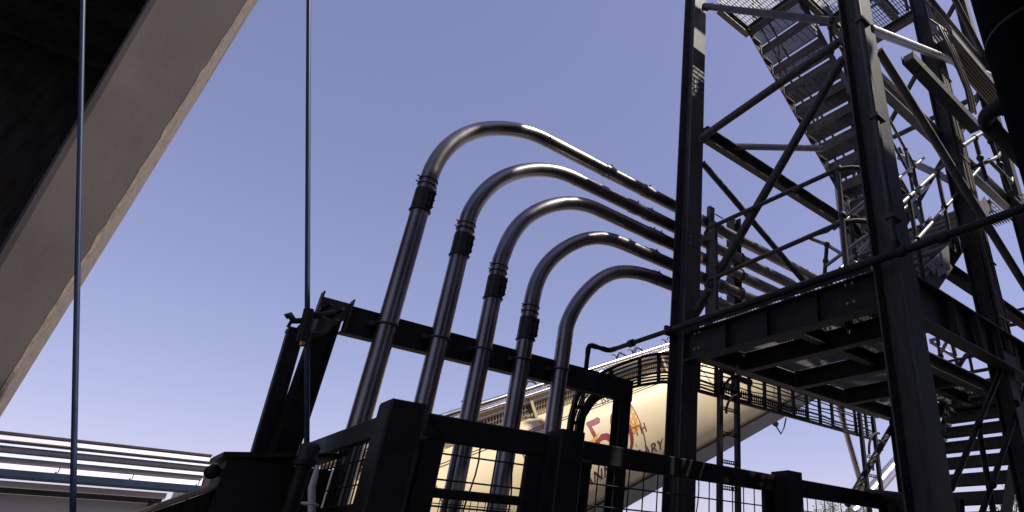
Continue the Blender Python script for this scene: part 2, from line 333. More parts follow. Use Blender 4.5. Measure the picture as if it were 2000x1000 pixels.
# bracket cluster where the rod meets the rack
bk = thing('swivel_bracket', 'tangled dark swivel bracket with a brass screw at the end of the blue rod', 'bracket', tuple(at(602,640,Y=5.15)))
q = at(602,625,Y=5.15)
part('barrel', MB().tube([q+V((-0.02,0,0.08)), q+V((0.012,0,-0.16))], [0.034,0.042], 14), 'black', bk)
part('arm', MB().tube([q+V((0.0,0.03,0.05)), q+V((0.10,0.05,0.08)), q+V((0.17,0.12,0.14))], 0.028, 10), 'black', bk)
part('arm', MB().tube([q+V((0.0,0.02,0.0)), q+V((-0.08,0.04,-0.02)), q+V((-0.12,0.05,0.02)), q+V((-0.14,0.06,0.0))], 0.024, 10), 'black', bk)
part('hook', MB().tube(arc(q+V((0.08,0.0,-0.02)), (1,0,0), (0,0,1), 0.065, 12, -2.0, 1.6), 0.016, 8), 'frame', bk)
part('bolt', MB().tube([q+V((0.012,-0.005,-0.165)), q+V((0.014,-0.01,-0.20))], 0.02, 8), 'brass', bk)

# ------------------------------------------------------------------ tie rods
def rod(label, px0, px1, Y, r_, ext):
    p0 = at(*px0, Y=Y); p1 = at(*px1, Y=Y); d = (p0 - p1).normalized()
    e = thing('tie_rod', label, 'rod', tuple(p1), 'slender steel tie rods')
    part('rod', MB().tube([p1 - d*ext, p1, p0, p0 + d*2.0], r_, 14), 'rod', e)
    return e, p0, p1, d
e, p0, p1, d = rod('thin blue steel rod rising from the bracket on the pipe rack to the sky', (603,0), (599,880), 5.15, 0.018, 0.5)
part('sleeve', MB().tube([p1 - d*0.1, p1 + d*0.05], 0.032, 14), 'frame', e)
e, p0, p1, d = rod('thin steel rod crossing in front of the concrete column', (162,0), (142,1000), 4.3, 0.012, 0.4)
part('sleeve', MB().tube([p1 - d*0.45, p1 - d*0.32], 0.030, 14), 'frame', e)

# ------------------------------------------------------------------ dark bin with a sloping coping at lower left
bn = thing('steel_bin', 'black steel bin with sloping tan coping at the foot of the rack', 'bin', (1.0, 5.0, 0))
part('body', MB().box((0.70,4.93,0), (1.30,5.30,2.12)), 'gate', bn)
part('lid', MB().plate([(0.66,4.88,2.125),(1.33,4.88,2.20),(1.33,5.34,2.20),(0.66,5.34,2.125)], 0.03, (0,0,1)), 'gate', bn)
part('side_wall', MB().plate([(-0.1,4.99,0.0),(0.697,4.99,0.0),(0.697,4.99,1.94),(-0.1,4.99,1.50)], 0.12, (0,1,0)), 'gate', bn)
part('coping', MB().bar((-0.1,5.05,1.525), (0.69,5.05,1.962), 0.2, 0.035, bev=0.008), 'rust', bn)
part('rib', MB().bar((0.60,4.975,0.2), (0.60,4.975,1.88), 0.05, 0.03, up=(0,1,0)), 'gate', bn)
part('knob', MB().ball((0.66,5.05,2.05), 0.045), 'gate', bn)
lp = thing('round_lamp', 'small dark glass lamp on a post in front of the rack', 'lamp', (1.08, 4.7, 0))
q = at(602,885,Y=4.75)
part('post', MB().tube([(q.x,4.75,0),(q.x,4.75,q.z-0.05)], 0.045, 14), 'gate', lp)
part('glass', MB().tube([(q.x,4.75,q.z-0.05),(q.x,4.75,q.z+0.04),(q.x,4.75,q.z+0.06)], [0.062,0.062,0.045], 18), 'rubber', lp)
part('collar', MB().tube([(q.x,4.75,q.z-0.075),(q.x,4.75,q.z-0.048)], 0.075, 18), 'gate', lp)
wt = thing('white_hose', 'short white hose clipped to the lamp post', 'hose', tuple(at(610,990,Y=4.6)))
a_, b_ = at(609,1040,Y=4.62), at(614,935,Y=4.62)
part('hose', MB().tube([a_, b_ + V((0,0,-0.05)), b_, b_ + V((0.0,0.02,0.08))], [0.022,0.022,0.02,0.012], 12), 'white', wt)
part('clip', MB().ring(at(605,985,Y=4.62), (0.1,0,1), 0.045, 0.008), 'white', wt)

# ------------------------------------------------------------------ fence and gates
YG, ZG = 3.90, 2.40
def fence_post(x0, x1, y0, zt_, label):
    e = thing('fence_post', label, 'post', ((x0+x1)/2, y0+0.1, 0), 'heavy black fence posts')
    part('shaft', MB().bar(((x0+x1)/2,y0+(x1-x0)/2,0), ((x0+x1)/2,y0+(x1-x0)/2,zt_), x1-x0, x1-x0, up=(0,1,0), bev=0.012), 'gate', e)
    part('cap', MB().bar(((x0+x1)/2,y0+(x1-x0)/2,zt_), ((x0+x1)/2,y0+(x1-x0)/2,zt_+0.012), x1-x0-0.01, x1-x0-0.01, up=(0,1,0)), 'gate', e)
    part('foot_plate', MB().box((x0-0.06,y0-0.06,0.004), (x1+0.06,y0+(x1-x0)+0.06,0.02)), 'gate', e)
    return e
fp = fence_post(1.20, 1.41, 3.75, 2.40, 'square black fence post at the corner, left of the first gate')
part('weld_seam', MB().bar((1.22,3.746,2.16), (1.39,3.746,2.15), 0.006, 0.01), 'gate', fp)
fence_post(2.36, 2.56, 3.75, 2.41, 'square black fence post between the two mesh gates under the lettered tank')
fence_post(4.88, 5.10, 3.75, 2.42, 'square black fence post below the platform, right of the wide gate')
fence_post(6.95, 7.15, 3.80, 2.40, 'square black fence post at the right end, beside the near tower column')

def wire_panel(name, label, org, P, a0, a1, ztop, stile, rail, wires_a, wires_z, mid=None, thick=0.05, wob=(), cat='gate'):
    """P(a, z, depth) -> world point. Frame of stiles and rails, every wire a part"""
    e = thing(name, label, cat, org, 'black mesh fence panels')
    ud = P(0,0,1) - P(0,0,0); up = (0,0,1)
    def bar(nm, p, q_, w_, h_, upv, par=e): return part(nm, MB().bar(p, q_, w_, h_, up=upv, bev=0.008), 'gate', par)
    bar('top_rail', P(a0,ztop-rail/2,0), P(a1,ztop-rail/2,0), thick, rail, up)
    bar('bottom_rail', P(a0,0.2,0), P(a1,0.2,0), thick, 0.12, up)
    for a in (a0+stile/2, a1-stile/2): bar('stile', P(a,0.262,0), P(a,ztop-rail-0.002,0), stile, thick-0.004, ud)
    if mid:
        for z in mid: bar('mid_rail', P(a0+stile,z,0), P(a1-stile,z,0), thick*0.7, 0.055, up)
    for k, a in enumerate(wires_a):
        if k in wob:
            pts = [P(a + 0.022*math.sin(z*9+k) * (1 if z > 1.6 else 0.2), z, 0.004) for z in [0.27+ (ztop-rail-0.27)*j/24 for j in range(25)]]
        else: pts = [P(a,0.262,0.004), P(a,ztop-rail,0.004)]
        part('wire', MB().tube(pts, 0.0055, 6), 'gate', e)
    for z in wires_z: part('wire', MB().tube([P(a0+stile*0.9,z,-0.006), P(a1-stile*0.9,z,-0.006)], 0.0055, 6), 'gate', e)
    return e
def frange(a, b_, s_): return [a + s_*i for i in range(int((b_-a)/s_)+1)]
PG = lambda a, z, dd=0: V((a, YG+0.03+dd, z))
g1 = wire_panel('mesh_gate', 'narrow black mesh gate between corner post and middle post with bent wires', (2.0,YG,0), PG, 1.49, 2.352, ZG, 0.14, 0.155,
     [1.73,1.86,2.0,2.13], frange(0.55,2.24,0.148), mid=[1.955,1.55], wob=(1,3))
part('fine_mesh', (lambda m_: [m_.tube([(x,YG+0.052,0.3),(x,YG+0.052,1.93)], 0.003, 4) for x in frange(1.64,2.16,0.05)] and [m_.tube([(1.62,YG+0.058,z),(2.18,YG+0.058,z)], 0.003, 4) for z in frange(0.4,1.92,0.06)] and m_)(MB()), 'gate', g1, kind='stuff')
part('hinge', MB().tube([(1.412,YG-0.01,2.22),(1.492,YG-0.01,2.22)], 0.04, 12), 'gate', g1)
part('mitre_seam', MB().bar((1.49,YG+0.001,2.39), (1.625,YG+0.001,2.25), 0.004, 0.008, up=(0,1,0)), 'gate', g1)
g2 = wire_panel('mesh_gate', 'wide black mesh gate in front of the lettered tank, right of the middle post', (3.7,YG,0), PG, 2.60, 4.86, ZG, 0.15, 0.15,
     frange(2.83,4.68,0.147), frange(0.5,2.24,0.147), mid=None, wob=(7,))
part('hinge', MB().bar((2.52,YG-0.085,2.215), (2.66,YG-0.085,2.215), 0.07, 0.075, bev=0.02), 'gate', g2)
g3 = wire_panel('mesh_gate', 'short black mesh panel right of the post under the platform', (6.0,YG,0), PG, 5.13, 6.92, ZG, 0.16, 0.16,
     frange(5.40,6.7,0.147), frange(0.5,2.2,0.147))
PS = lambda a, z, dd=0: V((1.335-dd, a, z))
g0 = wire_panel('mesh_fence', 'black mesh side fence receding behind the corner post on the left', (1.33,5.1,0), PS, 4.0, 6.6, 2.40, 0.07, 0.14,
     frange(4.16,6.5,0.088), frange(0.5,2.2,0.15), mid=[1.86,1.45], cat='fence')
part('intermediate_post', MB().box((1.29,5.86,0.26), (1.38,5.93,2.255)), 'gate', g0)
# rail that carries on from the last post towards the lower stair
rl = thing('kerb_rail', 'black flat rail below the near tower column at the bottom of the picture', 'rail', (7.3, 3.4, 0))
pa, pb = at(1690,965,X=6.9), at(1880,990,X=6.2)
part('rail', MB().bar(pa, pb, 0.05, 0.13, bev=0.01), 'gate', rl)
for p in (pa.lerp(pb,0.3), pa.lerp(pb,0.85)): part('post', MB().box((p.x-0.03,p.y-0.03,0), (p.x+0.03,p.y+0.03,p.z-0.07)), 'gate', rl)

# ------------------------------------------------------------------ stair tower
X0 = 4.6
T = thing('stair_tower', 'tall open steel stair tower with braces, platforms and switchback stairs', 'tower', (6.0, 3.7, 0))
W = 0.25
def column(x, y, h, m='frame', w_=W): return part('column', MB().ibeam((x,y,0), (x,y,h), w_, w_, 0.014, 0.018, up=(0,1,0)), m, T)
def beam(p, q_, h, bf, m='frame', name='beam'): return part(name, MB().ibeam(p, q_, h, bf), m, T)
def brace(p, q_, r_=0.048, m='frame', name='brace'): return part(name, MB().tube([p, q_], r_, 14), m, T)
c1 = column(X0+0.125, 5.09, 13.5); c2 = column(X0+0.135, 2.335, 13.5, 'frame', 0.27)
c3 = column(7.1, 2.42, 13.5, 'frame', 0.2); column(9.45, 4.95, 13.5); column(9.45, 2.42, 13.5, 'frame', 0.2)
# main platform
beam((X0+0.06,4.96,3.82), (X0+0.06,2.475,3.82), 0.34, 0.14, 'black')
part('toe_plate', MB().box((X0-0.03,2.48,4.0), (X0-0.018,4.95,4.12)), 'frame', T)
beam((5.66,4.93,3.87), (5.66,2.42,3.87), 0.22, 0.12, 'black')
beam((6.72,4.93,3.87), (6.72,3.27,3.87), 0.22, 0.12, 'black')
beam((7.9,4.93,3.87), (7.9,3.27,3.87), 0.22, 0.12, 'black')
beam((4.86,5.02,3.88), (9.3,5.02,3.88), 0.20, 0.13, 'frame')
beam((4.88,2.30,3.785), (9.3,2.30,3.785), 0.42, 0.16, 'frame')
beam((4.74,3.72,3.90), (9.3,3.72,3.90), 0.16, 0.10, 'black')
beam((5.73,3.2,3.86), (9.3,3.2,3.86), 0.2, 0.12, 'frame')
def grating(x0, x1, y0, y1, z, name='floor_grating', step=0.041, m='galv', cross=0.13):
    g = MB()
    for y in frange(y0, y1, step): g.box((x0,y-0.0022,z-0.03), (x1,y+0.0022,z))
    for x in frange(x0+0.03, x1, cross): g.box((x-0.004,y0,z-0.012), (x+0.004,y1,z-0.004))
    for y in (y0-0.006, y1+0.006): g.box((x0,y-0.004,z-0.036), (x1,y+0.004,z+0.002))
    return part(name, g, m, T, kind='stuff')
grating(X0+0.0, 5.64, 2.5, 4.93, 4.012); grating(5.68, 6.70, 3.27, 4.93, 4.012); grating(6.74, 9.3, 3.27, 4.93, 4.012)
# front-face bracing (plane of the two near columns)
XF = 4.73
def gus(c, a, b_, m='frame', t=0.014, nrm=(1,0,0)):
    """gusset plate around point c spanned by half vectors a, b"""
    c = V(c); a = V(a); b_ = V(b_)
    o = part('gusset', MB().plate([c-a*0.9-b_*0.6, c+a*0.9-b_, c+a, c+a*0.6+b_, c-a*0.6+b_, c-a], t, nrm), m, T)
    for k in (-0.45, 0.35): part('bolt', MB().tube([c+a*k-V(nrm)*0.03, c+a*k+V(nrm)*0.03], 0.017, 6), 'galv', o)
    return o
br = [((1376,12),(1626,42)), ((1372,268),(1636,84)), ((1644,118),(1362,605))]
for a_, b_ in br:
    p, q_ = at(*a_, X=XF), at(*b_, X=XF); brace(p, q_, 0.052)
    for e_, dirv in ((p, (q_-p).normalized()), (q_, (p-q_).normalized())):
        up_ = V((1,0,0)).cross(dirv)
        gus(e_ + dirv*0.06, dirv*0.15, up_*0.075)
# level-2 beam from the left column into the tower and bracing on the far-left face
part('beam', MB().channel((4.86,4.99,7.05), (9.4,4.99,7.05), 0.24, 0.11, 0.014, side=1), 'frame', T)
p, q_ = at(1372,318,Y=5.03), at(1585,567,Y=5.03); brace(p, q_, 0.045)
p, q_ = at(1393,285,Z=7.2), at(1606,290,Z=7.2); brace(p, q_, 0.05, 'galvb')
# right face
hb = at(1868,290,Y=2.5); beam((4.9,2.52,hb.z-0.12), (9.9,2.52,hb.z-0.12), 0.26, 0.12, 'galvb')
brace(at(1700,57,Y=2.22), at(1960,158,Y=2.22), 0.055, 'galvb')
brace(at(1716,98,Y=2.2), at(2010,571,Y=2.2), 0.052, 'galv')
beam((7.2,2.30,9.55), (10.6,2.30,9.55), 0.26, 0.14, 'galv')
brace(at(1860,-10,Y=2.2), at(1950,165,Y=2.2), 0.05)
# far face
brace(at(1735,245,X=9.4), at(1875,-10,X=9.4), 0.05); brace(at(1745,268,X=9.4), at(1930,178,X=9.4), 0.05)
brace(at(1757,290,X=9.4), at(1800,380,X=9.4), 0.045)
part('beam', MB().bar(at(1755,305,X=9.4), at(1885,365,X=8.2), 0.05, 0.12), 'galv', T)
brace(at(1655,985,Y=5.05), at(1750,820,Y=5.05), 0.05, 'black')
# lower bracing on the right face
for a_, b_ in (((1858,955),(1960,712)), ((1910,828),(1942,1010)), ((1915,1010),(2010,735)), ((1966,715),(2012,870))):
    brace(at(*a_, Y=2.36), at(*b_, Y=2.36), 0.027, 'black')
for px in ((1912,829), (1985,788), (1938,946)):
    c = at(*px, Y=2.32); part('coupler', MB().ball(c, 0.04), 'black', T)

# stair flights: tread = grating pan with nosing plate; run along X
def tread_mesh(wid, dep, m):
    g = MB()
    g.box((0,0,-0.035), (0.004,wid,0.005)); g.box((dep-0.004,0,-0.035), (dep,wid,0.0))
    g.box((0.0,0.0,-0.035), (dep,0.005,0.0)); g.box((0,wid-0.005,-0.035), (dep,wid,0.0))
    for x in frange(0.03, dep-0.02, 0.026): g.box((x,0.006,-0.026), (x+0.003,wid-0.006,-0.002))
    for y in frange(0.09, wid-0.05, 0.1): g.box((0.005,y,-0.016), (dep-0.005,y+0.006,-0.006))
    return mesh('tread', g, m, V((0,0,0)))
def flight(p0, p1, y0, y1, nst, m='galv', closed=False, dep=0.27, riser=0.0, label=None):
    """stringers from p0 (x,z) to p1 (x,z)"""
    f = MB(); d = V((p1[0]-p0[0],0,p1[1]-p0[1])).normalized(); nn = V((-d.z,0,d.x)); nn = nn if nn.z > 0 else -nn
    for y in (y0-0.012, y1): f.plate([V((p0[0],y,p0[1]))-nn*0.13, V((p1[0],y,p1[1]))-nn*0.13, V((p1[0],y,p1[1]))+nn*0.09, V((p0[0],y,p0[1]))+nn*0.09], 0.012, (0,1,0))
    o = part('stair_flight', f, m, T, label=label)
    me = tread_mesh(y1-y0-0.006, dep, MT[m])
    for i in range(nst):
        k = (i + 0.5) / nst; x = p0[0] + (p1[0]-p0[0])*k; z = p0[1] + (p1[1]-p0[1])*k
        t = place('tread', me, o, (x-dep/2, y0+0.003, z))
        if riser:
            xr = x - dep/2 if p1[0] < p0[0] else x + dep/2
            part('kick_plate', MB().box((xr-0.005,y0+0.01,z+0.006), (xr+0.005,y1-0.01,z+riser)), m, o)
        for y in (y0+0.01, y1-0.03): part('cleat', MB().box((x-0.09,y,z-0.075), (x+0.09,y+0.02,z-0.037)), 'galvb', o)
    return o
flight((8.42,6.55), (5.42,9.28), 3.55, 4.5, 11, 'stair', riser=0.14, dep=0.295)
flight((5.45,3.95), (8.35,6.45), 2.52, 3.35, 12, dep=0.25)
flight((7.55,2.02), (9.45,3.98), 2.95, 4.02, 8, 'frame', riser=0.125, dep=0.29)
# landings
beam((4.75,4.58,9.28), (5.45,4.58,9.28), 0.16, 0.1, 'galv'); beam((5.44,4.53,9.28), (5.44,2.45,9.28), 0.16, 0.1, 'galv')
beam((4.75,3.5,9.26), (6.95,3.5,9.26), 0.14, 0.1, 'galv'); beam((7.0,3.5,9.28), (7.0,2.5,9.28), 0.16, 0.1, 'galv'); beam((6.2,3.45,9.28), (6.2,2.5,9.28), 0.14, 0.1, 'galv')
grating(4.7, 5.4, 2.5, 4.55, 9.39, cross=0.1); grating(5.48, 6.97, 2.5, 3.46, 9.39, cross=0.1)
beam((8.45,4.9,6.42), (8.45,2.5,6.42), 0.16, 0.1, 'galv'); grating(8.42, 9.3, 2.5, 4.9, 6.53)
beam((4.75,3.7,12.1), (9.4,3.7,12.1), 0.2, 0.14, 'frame')
# landing on the right, beyond the near duct
grating(8.2, 10.6, 1.0, 2.1, 6.3, step=0.05)
# gusseted stringer brackets lit by the sun, and the beam they sit on
beam((6.35,2.62,4.78), (9.2,2.62,4.78), 0.16, 0.12)
for a_ in (((1811,518),(1853,478),(1856,526),(1835,540),(1830,517),(1826,537)), ((1877,440),(1908,430),(1909,448),(1880,492),(1872,462))):
    pts = [at(*p, Y=2.46) for p in a_]
    o = part('bracket_plate', MB().plate(pts, 0.012, (0,1,0)), 'galvb', T)
    c = sum(pts, V())/len(pts); part('bolt', MB().tube([c+V((0,-0.012,0)), c+V((0,-0.03,0))], 0.016, 6), 'rubber', o)

def handrail(posts, rails, r_=0.024, m='galvb', mp='frame', label=None):
    g = MB()
    for pts in rails: g.tube(pts, r_, 10)
    o = part('handrail', g, m, T, label=label)
    for p, q_ in posts:
        part('post', MB().tube([p, q_], r_*1.1, 10), mp, o)
        for k in (1.0, 0.52):
            part('clamp', MB().ball(V(p).lerp(V(q_), k), r_*1.75), mp, o)
    return o
XR = X0 + 0.07
def Pf(x, y): return at(x, y, X=XR)
top1, top2 = Pf(1397,440), Pf(1637,330); b1, b2_ = Pf(1399,618), Pf(1654,528)
m1, m2 = Pf(1399,541), Pf(1645,434)
loop = [top1, top1 + V((0,0.12,0.01)), top1 + V((0,0.17,-0.05)), top1 + V((0,0.16,-0.13)), top1 + V((0,0.08,-0.17)), top1 + V((0,0,-0.19))]
loop2 = [m1, m1 + V((0,0.12,0.01)), m1 + V((0,0.17,-0.06)), m1 + V((0,0.14,-0.13)), m1 + V((0,0.02,-0.16))]
bend = lambda p: [p, p + V((0.1,-0.10,0.02)), p + V((0.25,-0.22,0.02)), p + V((0.45,-0.30,-0.04)), p + V((0.7,-0.34,-0.12))]
handrail([(b1, top1), (b2_, top2)], [[top1, top2], [m1, m2], loop, loop2, bend(top2), bend(m2)], 0.026, 'frame')
# second rail further back on the platform
q1, q2 = at(1615,478,X=5.6), at(1610,545,X=5.6)
handrail([(q2, q1)], [[at(1694,390,X=5.6), at(1615,452,X=5.6), at(1585,460,X=5.6), at(1583,466,X=5.7), q1, at(1690,525,X=5.9)], [at(1697,457,X=5.6), at(1612,520,X=5.6)]], 0.022, 'galvb')
# rails of the rising middle flight
def slope_rail(y, x0, x1, posts_x, dz0=1.16):
    f = lambda x, dz: V((x, y, 3.95 + (x-5.45)*2.5/2.9 + dz))
    handrail([(f(x,0.05), f(x,dz0)) for x in posts_x], [[f(x0,dz0), f(x1,dz0)], [f(x0+0.05,dz0*0.53), f(x1,dz0*0.53)]], 0.024, 'galvb')
slope_rail(2.47, 5.42, 8.3, (5.62, 6.57, 7.5)); slope_rail(3.38, 5.5, 8.55, (5.9, 7.0, 8.05))
def upper_rail(y):
    f = lambda x, dz: V((x, y, 6.55 + (8.42-x)*2.73/3.0 + dz))
    handrail([(f(x,0.05), f(x,1.1)) for x in (8.2, 7.2, 6.2, 5.55)], [[f(8.45,1.1), f(5.45,1.1)], [f(8.45,0.58), f(5.45,0.58)]], 0.024, 'galv')
upper_rail(3.52); upper_rail(4.53)
handrail([((6.95,y,9.4),(6.95,y,10.5)) for y in (2.55, 3.4)] + [((x,2.52,9.4),(x,2.52,10.5)) for x in (5.0, 6.0)], [[(6.95,3.5,10.5),(6.95,2.52,10.5),(4.8,2.52,10.5)], [(6.95,3.5,9.95),(6.95,2.52,9.95),(4.8,2.52,9.95)]], 0.024, 'galv')
for p, q_ in (((9.4,4.9,6.5),(9.4,2.5,9.2)), ((9.4,2.5,4.1),(9.4,4.9,6.4)), ((7.15,2.5,6.6),(9.35,2.5,9.2))): brace(V(p), V(q_), 0.045, 'frame')
# bolted end plates where beams meet columns
def end_plate(x, y, z, nrm, w_, h_):
    n_ = V(nrm); sd = V((0,0,1)).cross(n_); c = V((x,y,z))
    o = part('end_plate', MB().plate([c-sd*w_/2-V((0,0,h_/2)), c+sd*w_/2-V((0,0,h_/2)), c+sd*w_/2+V((0,0,h_/2)), c-sd*w_/2+V((0,0,h_/2))], 0.014, nrm), 'frame', T)
    for i in (-1, 1):
        for k in range(3): part('bolt', MB().tube([c+n_*0.014+sd*(i*w_*0.34)+V((0,0,(k-1)*h_*0.36)), c+n_*0.036+sd*(i*w_*0.34)+V((0,0,(k-1)*h_*0.36))], 0.015, 6), 'galv', o)
end_plate(4.862, 5.02, 3.88, (1,0,0), 0.17, 0.22); end_plate(4.875, 2.30, 3.785, (1,0,0), 0.2, 0.44); end_plate(4.864, 4.99, 7.05, (1,0,0), 0.2, 0.27)
for y in (4.75, 4.68, 2.75, 2.68):
    for z in (3.93, 3.75): part('bolt', MB().tube([(X0-0.03,y,z),(X0-0.008,y,z)], 0.016, 6), 'galv', T)
for y in (4.3, 3.72, 3.1): part('stiffener', MB().box((X0-0.005,y-0.006,3.672), (X0+0.05,y+0.006,3.972)), 'black', T)
for x in (5.66, 6.2, 6.72, 7.6): part('stiffener', MB().box((x-0.006,2.225,3.595), (x+0.006,2.29,3.975)), 'frame', T)
for z in (5.2, 7.9):
    for dx in (-0.08, 0.08):
        for dz in (-0.1, 0.0, 0.1): part('bolt', MB().tube([(X0+0.125+dx,4.965,z+dz),(X0+0.125+dx,4.945,z+dz)], 0.014, 6), 'galv', T)
# platform rails on the far side and the upper-right landing
handrail([((9.35,4.8,4.0),(9.35,4.8,5.1)), ((9.35,3.6,4.0),(9.35,3.6,5.1)), ((9.35,2.6,4.0),(9.35,2.6,5.1))], [[(9.35,4.9,5.1),(9.35,2.5,5.1)], [(9.35,4.9,4.55),(9.35,2.5,4.55)]], 0.022, 'frame')
yq = 1.95
A = lambda x, y: at(x, y, Y=yq)
handrail([(A(1926,352), A(1904,270)), (A(1972,372), A(1935,276))],
         [[A(1880,285), A(1905,268), A(1920,259), A(1936,277), A(1953,292), A(1952,303), A(1942,310), A(1900,328), A(1896,318)], [A(1931,312), A(1955,336), A(1976,357), A(1976,348)]], 0.026, 'galv')
# corrugated screen behind the stair
sc_ = MB(); n = 24
xs = [5.3 - 0.03*i for i in range(n)]
vs = [(8.95 + (0.03 if (i//2) % 2 else 0.0), xs[i], z) for z in (4.05, 8.35) for i in range(n)]
sc_.add(vs, [(i,i+1,n+i+1,n+i) for i in range(n-1)])
part('corrugated_screen', sc_, 'galv', T)
part('screen_edge', MB().box((8.9,5.305,4.05), (9.02,5.365,8.4)), 'galvb', T)
# rails, landing and toe boards of the lower flight
XL = 9.6
L_ = lambda x, y: at(x, y, X=XL)
handrail([(L_(1846,750), L_(1829,648)), (L_(1892,800), L_(1856,655))], [[L_(1806,715), L_(1829,705), L_(1856,655)], [L_(1836,792), L_(1874,720)], [L_(1816,665), L_(1858,655)], [L_(1818,668), L_(1870,700)]], 0.03, 'galvb')
brace(L_(1833,738), L_(1958,716), 0.028); brace(L_(1833,660), L_(1985,633), 0.028)
part('toe_board', MB().box((9.62,2.3,4.02), (9.65,4.15,4.26)), 'frame', T)
part('toe_board', MB().box((9.45,4.2,4.0), (9.75,4.28,4.45)), 'frame', T)
part('toe_board', MB().plate([L_(1848,740), L_(1884,690), L_(1892,690), L_(1862,740)], 0.03, (1,0,0)), 'frame', T)
grating(9.5, 10.4, 2.5, 4.9, 4.0)
beam((9.5,4.9,3.86), (9.5,2.4,3.86), 0.2, 0.12, 'black')

# ------------------------------------------------------------------ pipe clamps beside the left column
cl = thing('pipe_clamp_stand', 'upright channel stand with clamps holding the five pipes beside the left tower column', 'pipe support', (5.05, 5.2, 0))
part('upright', MB().channel((5.28,5.19,4.02), (5.28,5.19,6.12), 0.10, 0.06, 0.008, up=(1,0,0)), 'galv', cl)
part('upright', MB().channel((5.05,5.43,4.02), (5.05,5.43,6.25), 0.12, 0.06, 0.008, up=(1,0,0)), 'frame', cl)
part('upright', MB().ibeam((6.02,5.45,4.0), (6.02,5.45,6.35), 0.16, 0.16, up=(1,0,0)), 'frame', cl)
for (px, pz, cp, lab) in pipes:
    k = part('clamp', MB().box((4.96,5.20,pz-0.12), (5.12,5.41,pz+0.02)), 'rust', cl)
    part('clamp_strap', MB().tube([(5.0,YP,pz),(5.07,YP,pz)], RP+0.016, 22), 'frame', k)
    part('clamp', MB().ring((5.98,YP,pz), (1,0,0), RP+0.01, 0.012), 'frame', cl)
    part('stud', MB().tube([(5.3,5.15,pz+0.09),(5.46,5.15,pz+0.085)], 0.009, 6), 'frame', cl)

# ------------------------------------------------------------------ service pipe across the front of the platform
sp = thing('service_pipe', 'dark pipe running along the platform edge with elbows at its left end', 'pipe', (4.5, 3.5, 0))
XA, ZA = 4.5, 4.035
ye = at(1197,687,Z=ZA).y
part('tube', MB().tube([(XA,0.7,ZA+0.02),(XA,2.2,ZA),(XA,5.1,ZA)], 0.036, 14), 'black', sp)
part('tube', MB().tube([(XA,5.1,ZA),(XA,ye-0.05,ZA)], 0.029, 14), 'black', sp)
xe2 = at(1150,672,Y=ye).x
part('elbow', MB().tube([(XA,ye-0.12,ZA),(XA,ye-0.05,ZA),(XA-0.015,ye-0.015,ZA),(XA-0.05,ye,ZA),(XA-0.12,ye,ZA)], 0.034, 14), 'black', sp)
part('tube', MB().tube([(XA-0.12,ye,ZA),(xe2+0.12,ye,ZA)], 0.029, 14), 'black', sp)
part('elbow', MB().tube([(xe2+0.12,ye,ZA),(xe2+0.05,ye,ZA),(xe2+0.015,ye,ZA-0.015),(xe2,ye,ZA-0.05),(xe2,ye,ZA-0.12)], 0.034, 14), 'black', sp)
part('tube', MB().tube([(xe2,ye,ZA-0.12),(xe2,ye,1.5)], 0.029, 14), 'black', sp)
for y in (5.1, ye-0.45, 1.75, 2.12): part('coupling', MB().tube([(XA,y-0.04,ZA),(XA,y+0.04,ZA)], 0.047, 14), 'black', sp)
part('union', MB().box((XA-0.05,5.11,ZA-0.055), (XA+0.05,5.15,ZA+0.055)), 'black', sp)
part('riser', MB().tube([(XA,2.17,ZA),(XA,2.17,12)], 0.03, 14), 'frame', sp)
for z in (4.4, 5.55, 6.9): part('pipe_clip', MB().box((XA-0.045,2.12,z-0.02), (XA+0.11,2.215,z+0.02)), 'frame', sp)
part('tee', MB().tube([(XA,2.17,ZA),(XA,2.17,ZA+0.11)], 0.042, 14), 'black', sp)

# ------------------------------------------------------------------ cable ladders
YT = 5.75
def zt_at(x, y): return at(x, y, Y=YT)
ztop, zbot = 4.075, 3.655
cl2 = thing('cable_ladder', 'long cable ladder on edge that curves down behind the rack and runs under the platform', 'cable ladder', (6.5, YT, 3.6))
inner_px = [(1136,834),(1146,804),(1166,780),(1198,769),(1240,755),(1280,748),(1310,747),(1360,762)]
outer_px = [(1111,842),(1118,802),(1134,759),(1180,726),(1240,702),(1280,692),(1310,692),(1360,702)]
def smooth(pts, n=5):
    out = []
    for i in range(len(pts)-1):
        p0, p1, p2, p3 = pts[max(i-1,0)], pts[i], pts[i+1], pts[min(i+2,len(pts)-1)]
        for k in range(n):
            u = k/n; out.append(p1*1.0 + ((p2-p0)*u + (p0*2-p1*5+p2*4-p3)*u*u + (p1*3-p0-p2*3+p3)*u**3)*0.5)
    return out + [pts[-1]]
IN = [zt_at(*p) for p in inner_px]; OU = [zt_at(*p) for p in outer_px]
IN = smooth([V((IN[0].x+0.02,YT,1.3)), V((IN[0].x,YT,2.2))] + IN) + [V((10.2,YT,zbot))]
OU = smooth([V((OU[0].x+0.02,YT,1.3)), V((OU[0].x,YT,2.2))] + OU) + [V((10.2,YT,ztop))]
def between(f): return [a.lerp(b_, f) for a, b_ in zip(IN, OU)]
for pth in (IN, OU):
    g = MB()
    for i in range(len(pth)-1):
        dd = (pth[i+1]-pth[i]).normalized(); g.bar(pth[i]-dd*0.004, pth[i+1]+dd*0.004, 0.055, 0.034, up=V((0,1,0)).cross(dd))
    part('side_rail', g, 'black', cl2)
for k in range(13):
    x = 5.62 + 0.345*k
    part('rung', MB().box((x-0.022,YT-0.02,zbot+0.012), (x+0.022,YT+0.02,ztop-0.012)), 'black', cl2)
for i in range(6, len(IN)-1, 5):
    dd = (IN[min(i+1,len(IN)-2)]-IN[i-1]).normalized()
    part('rung', MB().bar(IN[i].lerp(OU[i],0.04), IN[i].lerp(OU[i],0.96), 0.035, 0.036, up=(0,1,0)), 'black', cl2)
